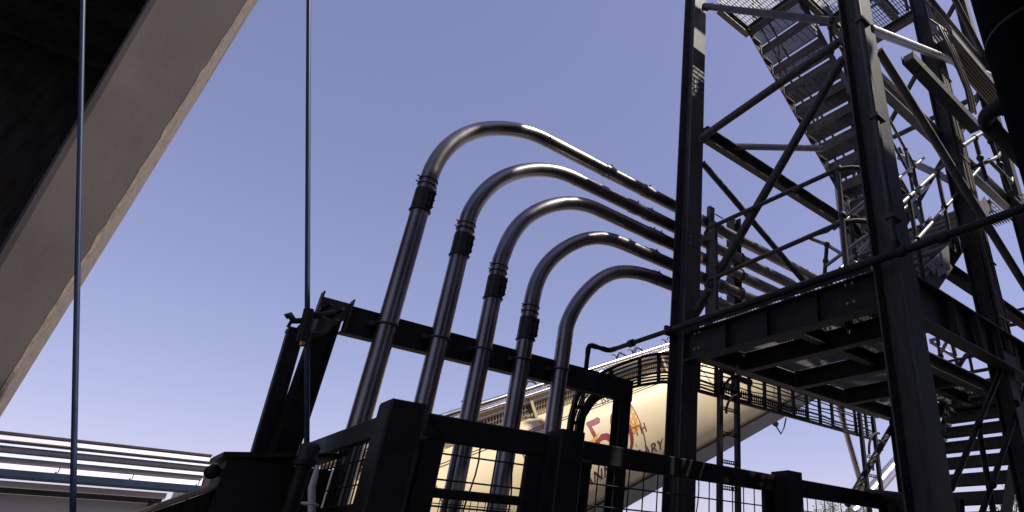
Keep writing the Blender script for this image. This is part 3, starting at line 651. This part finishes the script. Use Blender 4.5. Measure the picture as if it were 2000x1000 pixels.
grp = 'cables lying in the long cable ladder'
for ci, (off, r_) in enumerate(((0.12,0.014),(0.22,0.011),(0.34,0.016),(0.52,0.009),(0.70,0.012),(0.84,0.010))):
    pth = between(off)[:-1]
    pth += [V((5.6+0.36*k, YT+0.012*math.sin(k*2.1+off*40), zbot+(ztop-zbot)*off+0.016*math.sin(k*1.7+off*60)-0.008)) for k in range(13)]
    solo('cable', MB().tube(pth, r_, 7), 'cable', ('lowest','second lowest','thickest middle','thin upper middle','second highest','highest')[ci] + ' black cable lying in the long curved cable ladder', 'cable', group=grp)
sb = MB()
for k in range(46):
    x = 5.9 + k*0.045; sb.box((x,YT-0.045,zbot+0.05), (x+0.014,YT-0.03,zbot+0.16))
part('slotted_strip', sb, 'black', cl2, kind='stuff')

def drop_ladder(label, xa, xb, ztop_, rungs, y=YT-0.07):
    e = thing('drop_ladder', label, 'cable ladder', ((xa+xb)/2, y, 0), 'upright cable ladders below the platform')
    for x in (xa, xb): part('side_rail', MB().box((x-0.032,y-0.03,0), (x+0.032,y+0.03,ztop_)), 'black', e)
    for z in rungs:
        rg = part('rung', MB().box((xa+0.033,y-0.012,z-0.008), (xb-0.033,y-0.004,z+0.008)), 'black', e)
        part('rung_lip', MB().box((xa+0.033,y-0.012,z+0.03), (xb-0.033,y-0.004,z+0.042)), 'black', rg)
        k = 7
        for i in range(k):
            x = xa+0.05+(xb-xa-0.1)*i/(k-1); part('slot_web', MB().box((x-0.007,y-0.012,z+0.008), (x+0.007,y-0.004,z+0.03)), 'black', rg)
    return e
xa, xb = at(1406,850,Y=YT-0.07).x, at(1440,850,Y=YT-0.07).x
dl = drop_ladder('upright cable ladder with slotted rungs in front of the cream tank', xa, xb, 4.0, [at(1423,y,Y=YT-0.07).z for y in (803,851,906,957)])
part('bend', MB().tube(arc((xb+0.05,YT-0.1,3.62), (-1,0,0), (0,0,1), 0.36, 10), 0.022, 8), 'black', dl)
part('bend', MB().tube(arc((xb+0.05,YT-0.1,3.42), (-1,0,0), (0,0,1), 0.30, 10), 0.018, 8), 'black', dl)
for z in (3.78, 3.98): part('bracket', MB().box((xa-0.02,YT-0.14,z-0.03), (xa+0.22,YT-0.105,z+0.03)), 'black', dl)
part('bracket', MB().box((xb-0.02,YT-0.14,3.9), (xb+0.26,YT-0.105,3.97)), 'black', dl)
xa, xb = at(1686,880,Y=YT-0.07).x, at(1712,880,Y=YT-0.07).x
dl = drop_ladder('upright cable ladder beside the near tower column, below the platform', xa, xb, 4.02, [2.6, 3.0, 3.3])
part('bend', MB().tube(arc((xb+0.1,YT-0.1,3.35), (-1,0,0), (0,0,1), 0.40, 10), 0.022, 8), 'black', dl)
part('bend', MB().tube(arc((xb+0.15,YT-0.1,3.1), (-1,0,0), (0,0,1), 0.38, 10), 0.018, 8), 'black', dl)

# trays and cables on the rear right column
tr = thing('cable_tray', 'short sunlit cable tray with a cut end, hung high between the right columns', 'cable tray', (7, 2.3, 7.5))
pa, pb = at(1772,112,Y=2.1), at(1905,252,Y=2.1); pb.z = pa.z
part('tray', MB().prism([(-0.075,0.06),(-0.075,-0.06),(0.075,-0.06),(0.075,0.06),(0.067,0.06),(0.067,-0.052),(-0.067,-0.052),(-0.067,0.06)], pa, pb), 'frame', tr)
part('end_block', MB().box((pa.x+0.04,pa.y-0.06,pa.z-0.05), (pa.x+0.2,pa.y+0.06,pa.z+0.08)), 'galvb', tr)
for k in range(4):
    yy = pa.y - 0.09 + 0.06*k
    part('strap', MB().ring((pa.x+0.3+0.5*k,pa.y,pa.z+0.02), (1,0,0), 0.075, 0.006), 'cable', tr)
for k, (dy, dz) in enumerate(((-0.045,0.03),(-0.015,-0.02),(0.02,0.05),(0.045,0.0))):
    solo('cable', MB().tube([pa+V((0.1,dy,dz+0.05)), pa+V((0.6,dy,dz)), pb+V((0,dy,dz))], 0.016, 8), 'cable', ('nearest','second nearest','third nearest','farthest')[k] + ' black cable lying in the hanging tray with cut end', 'cable', group='cables in the hanging tray')
tr2 = thing('cable_tray', 'cable tray crammed with pale cables running behind the rear right column', 'cable tray', (8.6, 2.3, 8.9))
pa, pb = at(1842,72,Y=2.15), at(1950,205,Y=2.15); pb.z = pa.z
part('tray', MB().prism([(-0.14,0.06),(-0.14,-0.06),(0.14,-0.06),(0.14,0.06),(0.128,0.06),(0.128,-0.05),(-0.128,-0.05),(-0.128,0.06)], pa, pb), 'galv', tr2)
for k in range(6):
    dy = -0.1+0.04*k
    solo('cable', MB().tube([pa+V((-0.1,dy,0.06)), pa+V((0.5,dy,-0.07-0.004*k)), pb+V((0,dy,-0.072))], 0.015, 8), 'cablel', ('nearest','second nearest','third nearest','fourth nearest','second farthest','farthest')[k] + ' pale cable strapped under the upper cable tray', 'cable', group='cables under the upper tray')
for k in range(7):
    x = 7.235 + 0.0*k; y = 2.30 + 0.0*k
    pts = []
    for j in range(26):
        z = 13 - 9.2*j/25
        pts.append(V((7.02 + 0.042*k + 0.008*math.sin(j*0.9+k*1.3), 2.295 + 0.006*math.sin(j*0.7+k*2.0), z)))
    solo('cable', MB().tube(pts, 0.014 if k % 3 else 0.018, 7), 'cablel' if k in (1,3,5) else 'cable', ('leftmost','second','third','middle','fifth','sixth','rightmost')[k] + (' cable' if k in (0,3,6) else ' cable from the left') + ' strapped to the face of the rear right column', 'cable', group='cables running down the rear right column')
for j in range(12):
    part('cable_cleat', MB().box((6.99,2.27,4.2+0.75*j), (7.32,2.282,4.225+0.75*j)), 'galv', T)
for k in range(3):
    p = at(1833+6*k,50+4*k,Y=2.1)
    solo('cable', MB().tube([p+V((0,0.1,0.2)), p, p+V((0.12,-0.04,-0.5)), p+V((0.5,0.0,-0.9)), p+V((0.62,0.05,-1.2))], 0.017, 8), 'cablel' if k else 'cable', ('black looping cable','left pale looping cable','right pale looping cable')[k] + ' hanging at the top of the rear right column', 'cable', group='looping cables at the rear right column')

# ------------------------------------------------------------------ black duct at the right edge and elbow pipe
dk = thing('black_duct', 'wide round black duct standing at the right edge', 'duct', (3.97, 0.585, 0))
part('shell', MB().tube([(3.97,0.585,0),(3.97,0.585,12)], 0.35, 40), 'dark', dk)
for z in (3.0, 5.05, 8.0): part('flange', MB().tube([(3.97,0.585,z-0.012),(3.97,0.585,z+0.012)], 0.358, 40), 'black', dk)
ep = thing('elbow_pipe', 'fat black pipe with an elbow beside the big duct', 'pipe', (6, 1.3, 0))
YE = 1.35
pe = at(1916,226,Y=YE); dx = V((1,0,0)); dy = V((0,-1,0)); Re = 0.14
pth = [pe+V((6,0.0,0.0)), pe+dx*Re] + [pe + dx*Re*(1-math.sin(a)) + dy*Re*(1-math.cos(a)) for a in [math.pi/2*i/10 for i in range(1,11)]] + [pe+dy*2.0]
part('tube', MB().tube(pth, 0.075, 20), 'black', ep)
part('socket', MB().tube([pe+dx*(Re+0.02), pe+dx*(Re+0.12)], 0.086, 20), 'black', ep)
part('socket', MB().tube([pe+dy*(Re+0.02), pe+dy*(Re+0.12)], 0.086, 20), 'black', ep)

# ------------------------------------------------------------------ tilted cream tank trailer
DT = V((0.8933,0,0.4495)); NT = V((-0.4495,0,0.8933)); TY, TN, TR = 10.2, 0.05, 1.13
def TP(t, ang, R=TR): return DT*t + NT*(TN + R*math.sin(ang)) + V((0, TY - R*math.cos(ang), 0))
def TX(t, y, n): return DT*t + NT*n + V((0,y,0))
def tank_hit(px, py):
    d = ray(px, py); oy = EYE.y - TY; on = EYE.dot(NT) - TN; dy_ = d.y; dn = d.dot(NT)
    a = dy_*dy_+dn*dn; b_ = 2*(oy*dy_+on*dn); c = oy*oy+on*on-TR*TR
    k = (-b_ - math.sqrt(max(0,b_*b_-4*a*c)))/(2*a); p = EYE + d*k
    return p.dot(DT), math.atan2(p.dot(NT)-TN, TY-p.y)
tk = thing('tank_trailer', 'cream tank trailer tipped up, lettered 50TH ANNIVERSARY with golden wheat', 'tanker', (8, TY, 0))
ts, te = 3.4, 14.6
rings = [(ts-0.25,0.55),(ts-0.18,0.85),(ts-0.06,1.05),(ts,TR)] + [(ts+(te-ts)*k/20,TR) for k in range(1,21)] + [(te+0.06,1.05),(te+0.18,0.85),(te+0.25,0.55)]
sh = MB(); n = 64
vs = [TP(t, k*2*math.pi/n, R) for t, R in rings for k in range(n)]
sh.add(vs, [(i*n+k,i*n+(k+1)%n,(i+1)*n+(k+1)%n,(i+1)*n+k) for i in range(len(rings)-1) for k in range(n)], True)
sh.add(vs[:n], [tuple(range(n-1,-1,-1))]); sh.add(vs[-n:], [tuple(range(n))])
shell = part('shell', sh, 'cream', tk)
for t in (4.55, 5.95, 7.15 + 1.22, 10.6, 12.7):
    g = MB(); m_ = 48
    vs = [TP(t+dt, -1.5+3.2*k/m_, TR+r_) for k in range(m_+1) for dt, r_ in ((-0.014,0.0005),(-0.006,0.006),(0.006,0.006),(0.014,0.0005))]
    g.add(vs, [(i*4+j,(i+1)*4+j,(i+1)*4+j+1,i*4+j+1) for i in range(m_) for j in range(3)], True)
    part('weld_seam', g, 'chass' if t == 8.37 else 'rust', shell)
for ang in (0.66, 0.70):
    part('pinstripe', MB().tube([TP(ts+0.2,ang,TR+0.004), TP(te-0.2,ang,TR+0.004)], 0.006, 6), 'ink', shell)
# chassis and tipping frame under the tank
for y in (9.33, 10.75): part('chassis_beam', MB().bar(TX(5.2,y+0.15,-0.96), TX(15.0,y+0.15,-0.96), 0.3, 0.24, up=NT), 'chass', tk)
part('sub_frame', MB().bar(TX(5.4,10.2,-0.95), TX(14.8,10.2,-0.95), 1.2, 0.16, up=NT), 'chass', tk)
lamp_p = at(1512,826,Y=9.5)
lb = part('light_bracket', MB().bar(lamp_p+V((-0.25,0,0.1)), lamp_p+V((0.1,0,-0.03)), 0.1, 0.09), 'chass', tk)
part('hanging_wire', MB().tube([lamp_p+V((0.05,0,-0.05)), lamp_p+V((0.25,0,-0.22)), lamp_p+V((0.38,0,-0.05)), lamp_p+V((0.48,0,0.2))], 0.018, 6), 'chass', lb)
# catwalk on top: perforated guard, rails, gutter, fittings
def perf(y, n0, n1, t0, t1, s=0.055, th=0.013):
    g = MB(); k = 0
    t = t0
    while t < t1:
        g.bar(TX(t,y,n0), TX(t+(n1-n0)*0.35,y,n1), 0.008, th, up=DT); t += s
    nn = n0 + 0.02
    while nn < n1:
        g.bar(TX(t0,y-0.002,nn), TX(t1+(n1-n0)*0.35,y-0.002,nn), 0.008, th, up=NT); nn += s*1.3
    return g
YC = 9.52
part('perforated_guard', perf(YC, 0.80, 1.20, 3.7, 11.2), 'rust', tk, kind='stuff')
part('guard_frame', MB().bar(TX(3.6,YC+0.02,0.78), TX(11.6,YC+0.02,0.78), 0.05, 0.03, up=NT).bar(TX(3.6,YC+0.02,1.20), TX(11.6,YC+0.02,1.20), 0.05, 0.03, up=NT), 'cream', tk)
part('catwalk_floor', MB().bar(TX(3.6,YC+0.45,1.235), TX(11.6,YC+0.45,1.235), 0.9, 0.03, up=NT), 'rust', tk)
part('gutter_pipe', MB().tube([TX(3.2,YC-0.04,1.42), TX(12.0,YC-0.04,1.42)], 0.052, 14), 'alu', tk)
part('gutter_pipe', MB().tube([TX(3.2,YC-0.07,1.32), TX(12.0,YC-0.07,1.32)], 0.030, 12), 'alu', tk)
part('fascia', MB().bar(TX(3.3,YC-0.02,1.265), TX(11.8,YC-0.02,1.265), 0.02, 0.07, up=NT), 'cream', tk)
for t in (4.9, 6.55, 8.2, 9.8):
    part('stay', MB().bar(TX(t,YC-0.03,0.85), TX(t-0.03,YC-0.03,1.33), 0.03, 0.05, up=DT), 'cream', tk)
for t in (3.75, 4.05, 4.75, 5.55, 7.05, 7.3, 8.75, 9.2, 10.2):
    f = part('valve', MB().tube([TX(t,YC+0.15,1.30), TX(t,YC+0.15,1.50+random.uniform(0,0.05))], 0.022, 8), 'rust', tk)
    for s_ in (-1, 1): part('handle', MB().tube([TX(t,YC+0.15,1.50), TX(t+0.07*s_,YC+0.13,1.57), TX(t+0.14*s_,YC+0.12,1.555+0.02*random.random())], 0.011, 6), 'chass', f)
    if t in (4.05, 7.05, 9.2): part('hose', MB().tube([TX(t-0.5+0.1*k,YC+0.1,1.47+0.09*math.sin(k*1.3)) for k in range(9)], 0.018, 7), 'chass', f)
hp = tank_hit(1322,845)
part('grab_handle', MB().tube([TP(hp[0]-0.08,hp[1]-0.16,TR), TP(hp[0]-0.08,hp[1]-0.16,TR+0.06), TP(hp[0]-0.08,hp[1]+0.05,TR+0.06), TP(hp[0]-0.03,hp[1]+0.10,TR+0.06), TP(hp[0]+0.08,hp[1]+0.10,TR+0.05), TP(hp[0]+0.08,hp[1]+0.10,TR)], 0.012, 8), 'alu', tk)

def tank_text(s_, px, py, h, m, name='lettering', shear=0.0, spacing=1.0, rise=0.0, right=False):
    cu = bpy.data.curves.new('txt', 'FONT'); cu.body = s_; cu.size = h/0.69; cu.resolution_u = 4; cu.space_character = spacing; cu.shear = shear
    ob = bpy.data.objects.new('txt', cu); C.objects.link(ob)
    dg = bpy.context.evaluated_depsgraph_get(); me0 = ob.evaluated_get(dg).to_mesh()
    t0, a0 = tank_hit(px, py); g = MB()
    if right: t0 -= max(v.co.x for v in me0.vertices)
    vs = [TP(t0 + v.co.x, a0 + (v.co.y + rise*v.co.x)/TR, TR+0.0045) for v in me0.vertices]
    g.add(vs, [tuple(p.vertices) for p in me0.polygons])
    ob.to_mesh_clear(); bpy.data.objects.remove(ob); bpy.data.curves.remove(cu)
    return part(name, g, m, shell)
def tank_poly(pts2, t0, a0, m, name):
    g = MB()
    for poly in pts2: g.add([TP(t0+x, a0+y/TR, TR+(0.0025 if m == 'gold' else 0.004)) for x, y in poly], [tuple(range(len(poly)))])
    return part(name, g, m, shell)
# figure 5: drawn as its own outline, thick and thin strokes
def stroke(cpts, wid):
    out = []
    for i, (x, y) in enumerate(cpts):
        a = cpts[max(i-1,0)]; c = cpts[min(i+1,len(cpts)-1)]; dx_, dy_ = c[0]-a[0], c[1]-a[1]; L = math.hypot(dx_, dy_) or 1
        wv = wid[i]/2; out.append(((x-dy_/L*wv, y+dx_/L*wv), (x+dy_/L*wv, y-dx_/L*wv)))
    return [[out[i][0], out[i][1], out[i+1][1], out[i+1][0]] for i in range(len(out)-1)]
t5, a5 = tank_hit(1150,829)
five = stroke([(-0.03,0.0),(0.10,0.0),(0.20,0.005),(0.25,0.05)], [0.10,0.11,0.115,0.07])
five += stroke([(-0.005,0.03),(0.0,-0.15),(0.01,-0.32),(0.015,-0.36)], [0.075,0.075,0.07,0.05])
five += stroke([(0.0,-0.38),(0.06,-0.32),(0.14,-0.29),(0.23,-0.31),(0.30,-0.37),(0.335,-0.46),(0.32,-0.56),(0.26,-0.65),(0.16,-0.71),(0.04,-0.74)], [0.04,0.07,0.10,0.115,0.125,0.13,0.125,0.10,0.08,0.04])
tank_poly(five, t5, a5, 'crim', 'lettering')
# figure 0
z0 = []
for i in range(40):
    a, c = i*2*math.pi/40, (i+1)*2*math.pi/40
    z0.append([(0.60+0.215*math.cos(a),-0.36+0.40*math.sin(a)),(0.60+0.215*math.cos(c),-0.36+0.40*math.sin(c)),(0.60+0.135*math.cos(c),-0.36+0.345*math.sin(c)),(0.60+0.135*math.cos(a),-0.36+0.345*math.sin(a))])
tank_poly(z0, t5, a5, 'crim', 'lettering')
tank_text('TH', 1240, 853, 0.17, 'crim', spacing=1.05)
tank_text('\u2013 2015', 1161, 795, 0.15, 'ink')
tank_text('ARY', 1257, 895, 0.20, 'ink')
tank_text('ANNIVERS', 1253, 897, 0.20, 'ink', right=True)
# wheat ears: plump grains in two rows with whiskers
def wheat(t0, a0, lean, n_, sc):
    P = []; ca, sa = math.cos(lean), math.sin(lean)
    R_ = lambda x, y: (x*ca - y*sa, x*sa + y*ca)
    for k in range(n_):
        y = 0.115*sc*k
        for s_ in (-1, 1):
            cx_, cy_ = s_*0.055*sc, y + (0.03*sc if s_ > 0 else 0)
            P.append([R_(cx_+ (0.036*math.cos(a)*math.cos(0.5*s_) + 0.075*math.sin(a)*math.sin(0.5*s_))*sc, cy_ + (0.075*math.sin(a)*math.cos(0.5*s_) - 0.036*math.cos(a)*math.sin(0.5*s_))*sc) for a in [i*2*math.pi/14 for i in range(14)]])
            if k % 2 == 0:
                b0 = (s_*0.10*sc, y+0.03*sc); e_ = (s_*0.21*sc, y+0.20*sc)
                P.append([R_(b0[0]-0.006,b0[1]), R_(b0[0]+0.006,b0[1]), R_(e_[0],e_[1])])
    tip = 0.115*sc*n_
    P.append([R_(0.035*sc*math.cos(a), tip+0.08*sc*math.sin(a)) for a in [i*2*math.pi/14 for i in range(14)]])
    P += [[R_(-0.012,-0.02*sc), R_(-0.05*sc,-0.25*sc), R_(-0.02*sc,-0.30*sc), R_(0.012,-0.02*sc)]]
    tank_poly(P, t0, a0, 'gold', 'wheat_ear')
wt_, wa_ = tank_hit(1237,842)
wheat(wt_+0.06, wa_, -0.10, 6, 1.0)
wt_, wa_ = tank_hit(1100,850)
wheat(wt_+0.05, wa_-0.25, 0.35, 6, 1.0)
st, sa_ = tank_hit(1150,868)
tank_poly(stroke([(-0.45+0.09*i, 0.30-0.12*i+0.012*i*i) for i in range(9)], [0.02,0.05,0.08,0.10,0.11,0.10,0.08,0.05,0.02]), st, sa_, 'gold', 'wheat_stem')
tank_poly(stroke([(0.55+0.1*i, -0.10+0.03*i*i*0.6) for i in range(6)], [0.05,0.07,0.08,0.07,0.05,0.02]), st, sa_, 'gold', 'wheat_stem')

# tractor unit / axle that carries the tank, out of sight behind the gate
ch = thing('trailer_running_gear', 'black trailer chassis with wheels below the cream tank', 'trailer', (9, TY, 0))
part('frame', MB().box((5.0,9.5,0.95), (17,10.9,1.25)), 'chass', ch)
part('ram', MB().tube([(6.6,10.2,1.2), TX(8.0,10.2,-1.0)], 0.11, 16), 'chass', ch)
for x in (5.8, 7.1, 8.4):
    for y in (9.2, 11.0):
        wh = part('wheel', MB().tube([(x,y-0.14,0.5),(x,y+0.14,0.5)], 0.5, 28), 'rubber', ch)
        part('hub', MB().tube([(x,y-0.16,0.5),(x,y-0.143,0.5)], 0.25, 18), 'galv', wh)

# ------------------------------------------------------------------ bright spouts beyond the tower
p, q_ = at(1622,735,Y=9.0), at(1694,985,Y=9.0); d = (q_-p).normalized()
s1 = thing('steel_spout', 'bright leaning steel spout pipe beyond the platform, right of the tank', 'pipe', tuple(q_))
part('tube', MB().tube([p - d*2.0, p, q_, q_ + d*1.2], 0.085, 20), 'alu', s1)
part('collar', MB().tube([p.lerp(q_,0.42), p.lerp(q_,0.45)], 0.10, 20), 'alu', s1)
p, q_ = at(1700,700,Y=7.5), at(1716,655,Y=7.5); 
s2 = thing('steel_spout', 'short bright curved spout seen through the gap under the platform', 'pipe', tuple(p))
part('tube', MB().tube([p+V((-0.25,0,-0.9)), p+V((-0.05,0,-0.3)), p, q_, q_+V((0.1,0,0.7))], 0.075, 18), 'alu', s2)
p, q_ = at(1700,965,Y=6.2), at(1752,905,Y=6.2)
s3 = thing('steel_chute', 'fat sunlit chute near the ground behind the near tower column', 'chute', tuple(p))
part('tube', MB().tube([p+(p-q_)*0.6, p, q_, q_+(q_-p)*0.8], 0.13, 20), 'alu', s3)

# ------------------------------------------------------------------ trees beyond the yard
def tree(label, base, h, rad, nleaf):
    e = thing('tree', label, 'tree', base, 'trees beyond the yard')
    bx, by, bz = base
    tr_ = MB().tube([(bx,by,0),(bx+0.1,by,h*0.35),(bx-0.05,by+0.1,h*0.7)], [0.16,0.11,0.05], 8)
    cr = MB()
    for k in range(26):
        a = random.uniform(0,6.28); u = random.uniform(0.15,1)
        tipv = V((bx+math.cos(a)*rad*u, by+math.sin(a)*rad*u, h*(0.62+0.38*random.random()**0.8) - 0.25*u*rad*0.5))
        st_ = V((bx,by,h*random.uniform(0.3,0.66))); mid_ = st_.lerp(tipv,0.5)+V((0,0,0.12))
        tr_.tube([st_, mid_, tipv], [0.035,0.02,0.006], 5)
        for j in range(nleaf):
            c = tipv + V((random.gauss(0,0.17),random.gauss(0,0.17),random.gauss(0,0.15)))
            n1 = V((random.gauss(0,1),random.gauss(0,1),random.gauss(0,1))).normalized(); n2 = n1.orthogonal().normalized(); l_ = random.uniform(0.09,0.16)
            cr.add([c, c+n1*l_*0.5+n2*l_*0.25, c+n1*l_, c+n1*l_*0.5-n2*l_*0.25], [(0,1,2,3)])
    part('trunk', tr_, 'bark', e); part('crown', cr, 'leaf', e)
q = at(1628,972,Y=20); tree('small bushy tree seen through the mesh of the right-hand gate panel', (q.x,20,0), q.z+0.1, 1.0, 34)
q = at(1968,968,Y=11); tree('green tree top showing under the lower stair', (q.x,11,0), q.z+0.1, 0.9, 40)
